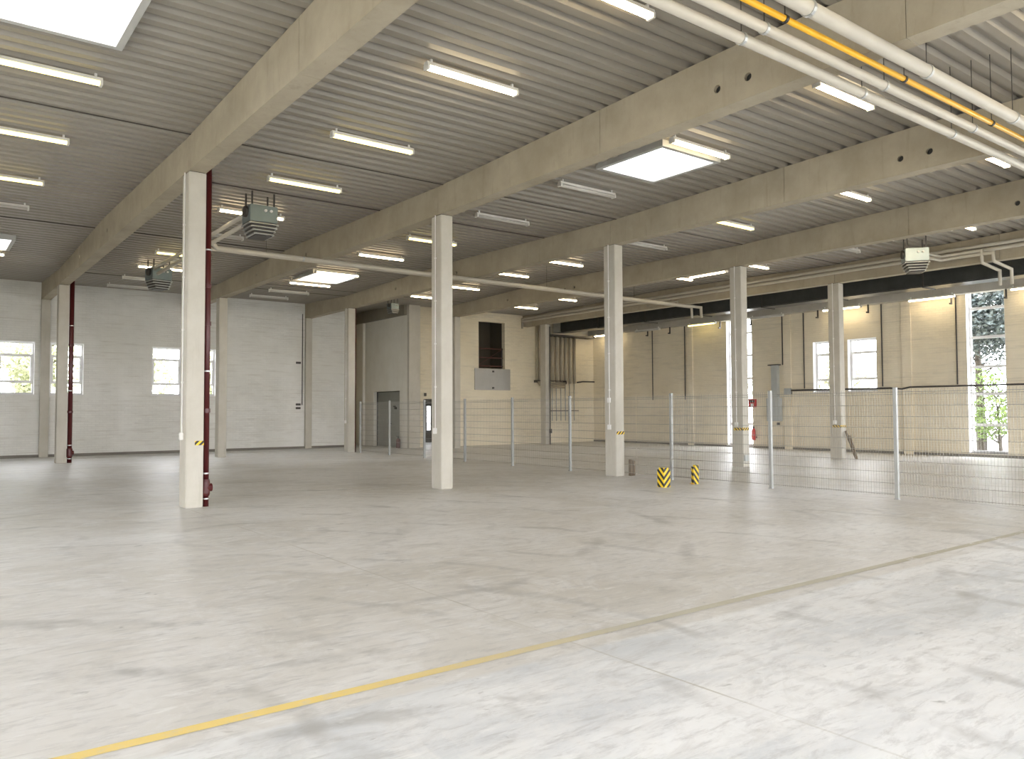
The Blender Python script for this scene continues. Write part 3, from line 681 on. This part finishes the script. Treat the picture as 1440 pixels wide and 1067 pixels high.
# ------------------------------------------------------------------ mesh fence
fence = thing('mesh_fence', 'grey wire mesh fence running from the far column to the right edge', 'fence', (14.05, 0, 0))
PY = [28.38, 26.0, 23.5, 21.0, 18.5, 15.95, 13.55, 12.4, 9.74, 7.14, 4.55, 1.95]
for y in PY:
    if y == 13.55: continue
    b = MB().box(-.03, .03, y-.03, y+.03, 0, 2.0); b.box(-.035, .035, y-.045, y+.045, 0, .01)
    b.obj('post', 'post', fence)
def panel(ya, yb, z0=.06, z1=1.97, dx=.035):
    b = MB(); z = z0+.02
    while z < z1-.03:
        for s in (-1, 1): b.tube([(dx+s*.007, ya, z), (dx+s*.007, yb, z)], .0042, 4)
        z += .2
    for s in (-1, 1): b.tube([(dx+s*.007, ya, z1-.05), (dx+s*.007, yb, z1-.05)], .0042, 4)
    y = ya+.025
    while y < yb: b.tube([(dx, y, z0), (dx, y, z1)], .0026, 4, caps=False); y += .05
    b.obj('mesh_panel', 'wire', fence)
for a, b in zip(PY, PY[1:]): panel(b+.02, a-.02)
panel(11.45, 12.38, .06, 1.97, -.04)

# ------------------------------------------------------------------ corner guards
def guard(x, y, rz, label):
    t = thing('corner_guard', label, 'guard', (x, y, 0), rz, 'yellow and black corner guards')
    T, L, Hh = .008, .19, .41
    b = MB()
    b.prism([(0, 0), (L, 0), (L, T), (T, T), (T, L), (0, L)], 'Z', .0, Hh-.04)
    b.prism([(0, 0), (L-.05, 0), (L-.05, T), (T, T), (T, L-.05), (0, L-.05)], 'Z', Hh-.04, Hh)
    b.obj('angle_plate', 'guard', t)
    f = MB()
    for a in (0,): f.box(T, L, T, .07, 0, .008).box(T, .07, .07, L, 0, .008)
    f.obj('foot_plate', 'yellow', t)
guard(12.50, 11.25, math.radians(-2), 'yellow and black corner guard showing a full chevron, left one')
guard(13.72, 11.34, math.radians(95), 'yellow and black corner guard seen edge-on, close to the fence')

# ------------------------------------------------------------------ small wall items
t = thing('fire_extinguisher', 'red fire extinguisher hanging on the right wall below a red box', 'extinguisher', (XR-.11, 20.52, .33))
MB().tube([(0, 0, 0), (0, 0, .03), (0, 0, .40), (0, 0, .47), (0, 0, .50)], [.07, .085, .085, .05, .03], 16).obj('cylinder', 'fire', t, smooth=True)
MB().box(-.03, .03, -.02, .02, .50, .57).box(-.10, .0, -.012, .012, .56, .585).tube([(0, .03, .52), (0, .12, .50), (0, .13, .30), (0, .12, .12)], .012, 6).obj('valve_and_hose', 'black', t)
MB().box(.085, .11, -.1, .1, .1, .14).obj('bracket', 'dark', t)
t = thing('fire_alarm_box', 'red fire alarm box above the hanging extinguisher', 'alarm box', (XR-.08, 20.42, 1.72))
MB().box(0, .08, 0, .36, 0, .34).obj('casing', 'fire', t, bevel=.01)
MB().box(-.005, 0, .10, .24, .04, .16).obj('label_plate', 'white_sign', t)
MB().box(-.006, 0, .06, .30, .20, .30).obj('glass_cover', 'dark', t)
t = thing('fire_extinguisher', 'small dark red extinguisher standing beside the grey double door', 'extinguisher', (XP-.14, 30.78, 0))
MB().tube([(0, 0, 0), (0, 0, .02), (0, 0, .36), (0, 0, .43)], [.08, .09, .09, .04], 14).obj('cylinder', 'red', t, smooth=True)
MB().box(-.03, .03, -.02, .02, .43, .52).box(-.08, 0, -.01, .01, .50, .52).obj('valve', 'black', t)
t = thing('electrical_cabinet', 'grey electrical cabinet on the right wall with upright cable duct', 'cabinet', (XR-.24, 19.17, 1.14))
MB().box(0, .235, 0, .62, 0, .95).obj('casing', 'elec', t, bevel=.012)
MB().box(-.012, 0, .03, .59, .03, .92).obj('door', 'elec', t, bevel=.004)
MB().box(.04, .24, .12, .40, .95, 2.30).obj('cable_duct', 'elec', t, bevel=.006)
MB().box(.0, .24, .05, .52, 2.30, 2.34).obj('cover_plate', 'dark', t)
tag(MB().box(XR-.12, XR, 18.72, 19.02, 2.22, 2.48).obj('junction_box', 'elec', bevel=.01), 'grey junction box at the left end of the wall cable rail', 'box')
tag(MB().tube([(XR-.09, 18.7, 2.39), (XR-.09, 14.6, 2.38)], .035, 8).tube([(XR-.09, 14.6, 2.38), (XR-.09, 14.2, 2.34), (XR-.09, 13.9, 2.40), (XR-.09, -3, 2.40)], .03, 8).obj('wall_cable_rail', 'dark'), 'dark cable rail running along the right wall below the windows', 'cable rail')
for y, z0, l in ((26.29, 2.1, 'between the fence-line column and the wall pier'), (24.28, 2.1, 'beside the wall pier left of the narrow window'), (20.95, 2.4, 'dropping to the alarm box'), (19.12, 3.45, 'dropping to the electrical cabinet'), (18.14, 2.45, 'left of the square window pair'), (14.93, 2.45, 'right of the square window pair'), (12.31, 2.45, 'left of the tall tree window')):
    tag(MB().tube([(XR-.025, y, z0), (XR-.025, y, 5.5)], .022, 6).obj('wall_conduit', 'dark'), f'thin dark conduit on the right wall, {l}', 'conduit', 'conduits on the right wall')
tag(MB().box(XR-.06, XR, 21.05, 21.14, 1.98, 2.08).obj('wall_socket', 'dark'), 'small dark socket on the right wall above the alarm box', 'socket')
tag(MB().box(XR-.06, XR, 19.3, 19.42, .98, 1.08).obj('wall_socket', 'dark'), 'small dark socket under the electrical cabinet', 'socket')
tag(MB().tube([(17.82, 30.45, 1.2), (17.82, 30.45, 6.3)], .03, 8).box(17.72, 17.86, 30.42, 30.49, 1.08, 1.24).obj('wall_conduit', 'galv'), 'grey conduit right of the pale corner column, ending in a box', 'conduit')
tag(MB().box(18.2, 18.30, 30.43, 30.49, 2.28, 2.42).obj('door_sensor', 'dark'), 'small dark box above the corridor door', 'box')
tag(MB().tube([(13.60, 33.12, 1.9), (13.60, 33.12, 5.9)], .02, 6).obj('wall_conduit', 'dark'), 'thin dark conduit on the back wall beside the wall pier', 'conduit')
for z in (1.72, 1.88, 3.70): 
    tag(MB().box(13.32, 13.52, 33.09, 33.15, z, z+.09).obj('wall_socket', 'dark', bevel=.004), {1.72: 'lowest dark socket on the back wall beside the pier', 1.88: 'upper of the two low dark sockets on the back wall', 3.70: 'high dark socket on the back wall beside the pier'}[z], 'socket')
tag(MB().tube([(24.05, 28.70, 0), (24.05, 28.70, 5.6)], .025, 6).box(24.02, 24.12, 28.66, 28.74, .55, .75).obj('column_conduit', 'dark'), 'dark conduit beside the fifth far column, with a small box low down', 'conduit')
for k, l in ((0, 'longer brown board leaning on the rightmost column'), (1, 'shorter dark board leaning on the rightmost column')):
    b = MB().box(0, .12-.04*k, 0, .03, 0, .95-.15*k); o = b.obj('wooden_board', 'wood'); tag(o, l, 'board')
    o.location = (XS[4]+CW+.10-.12*k, Y1-.26-.12*k, .015); o.rotation_euler = (math.radians(-14), math.radians(-14+8*k), .2)
for k, l in ((0, 'taller dark brown block beside the fence-line column'), (1, 'shorter dark brown block beside the fence-line column')):
    tag(MB().box(14.10+.09*k, 14.17+.09*k, Y1-.12, Y1-.04, 0, .40-.03*k).obj('timber_block', 'wood', bevel=.004), l, 'block')
tag(MB().box(XS[3]+.02, XS[3]+.20, Y1-.05, Y1-.003, .16, .34).obj('wall_socket', 'elec', bevel=.01), 'grey-brown socket box low on the column before the extinguisher', 'socket')

# ------------------------------------------------------------------ trees and shrubs outside
def foliage(cx, cy, cz, rx, ry, rz_, n, s, mat, parent, name='crown', blobs=9, seed=1):
    rnd = random.Random(seed); b = MB()
    cs = [(cx+rnd.uniform(-.6, .6)*rx, cy+rnd.uniform(-.6, .6)*ry, cz+rnd.uniform(-.6, .6)*rz_, rnd.uniform(.35, .6)) for _ in range(blobs)]
    for _ in range(n):
        c = rnd.choice(cs); d = Vector((rnd.gauss(0, 1), rnd.gauss(0, 1), rnd.gauss(0, 1))).normalized()*rnd.uniform(.6, 1)
        p = Vector((c[0]+d.x*rx*c[3], c[1]+d.y*ry*c[3], max(.1, c[2]+d.z*rz_*c[3])))
        u = Vector((rnd.gauss(0, 1), rnd.gauss(0, 1), rnd.gauss(0, .6))).normalized(); v = u.cross(Vector((rnd.gauss(0, 1), rnd.gauss(0, 1), rnd.gauss(0, 1)))).normalized()
        q = s*rnd.uniform(.6, 1.3)
        b.add([p-u*q, p+v*q*.5, p+u*q, p-v*q*.5], [(0, 1, 2, 3)])
    return b.obj(name, mat, parent)
def tree(name, x, y, h, label, mat, rx, n, s=.10, seed=1, low=.3, branches=14, cat='tree'):
    t = thing(name, label, cat, (x, y, -.21)); rnd = random.Random(seed)
    b = MB().tube([(0, 0, 0), (.05, .05, h*.35), (-.05, .1, h*.7)], [.16*h/6, .11*h/6, .05*h/6], 8)
    for _ in range(branches):
        z = rnd.uniform(.12, .75)*h; a = rnd.uniform(0, 2*PI); r = rx*rnd.uniform(.5, 1)
        p1 = (r*.5*math.cos(a), r*.5*math.sin(a), z+.25*r); p2 = (r*math.cos(a+.3), r*math.sin(a+.3), z+.6*r)
        b.tube([(0, .05, z), p1, p2], [.035, .022, .008], 5)
    b.obj('trunk', 'bark', t)
    foliage(0, 0, h*(low+1)/2, rx, rx, h*(1-low)/1.6, n, s, mat, t, seed=seed)
    return t
for k, (x, y, h, l) in enumerate([(1.2, 38.5, 5.6, 'pale spring shrub outside the leftmost window'), (4.6, 40, 6.2, 'pale spring shrub outside the second window from left'), (8.6, 39.5, 5.8, 'pale yellow-green shrub outside the third back window'), (12.2, 40.2, 6.0, 'pale yellow-green shrub outside the fourth back window')]):
    tree('shrub', x, y, h, l, 'leafpale', 1.75, 9000, .12, 10+k, .05, 16, 'shrub')
tree('tree', 33.2, 13.5, 8.0, 'dark tree filling the top of the tall right window', 'leafdark', 2.0, 9000, .10, 31, .45, 36)
tree('shrub', 32.6, 12.6, 3.1, 'fresh green shrub in the lower panes of the tall right window', 'leaf', 1.3, 2600, .085, 32, .25, 14, 'shrub')
tree('shrub', 34.5, 20.0, 4.6, 'bright green shrub outside the square window pair', 'leafpale', 2.4, 4200, .11, 33, .1, 14, 'shrub')
tree('shrub', 36.5, 24.5, 4.8, 'pale shrub outside the left square window of the right wall', 'leafpale', 2.5, 3800, .12, 34, .1, 14, 'shrub')
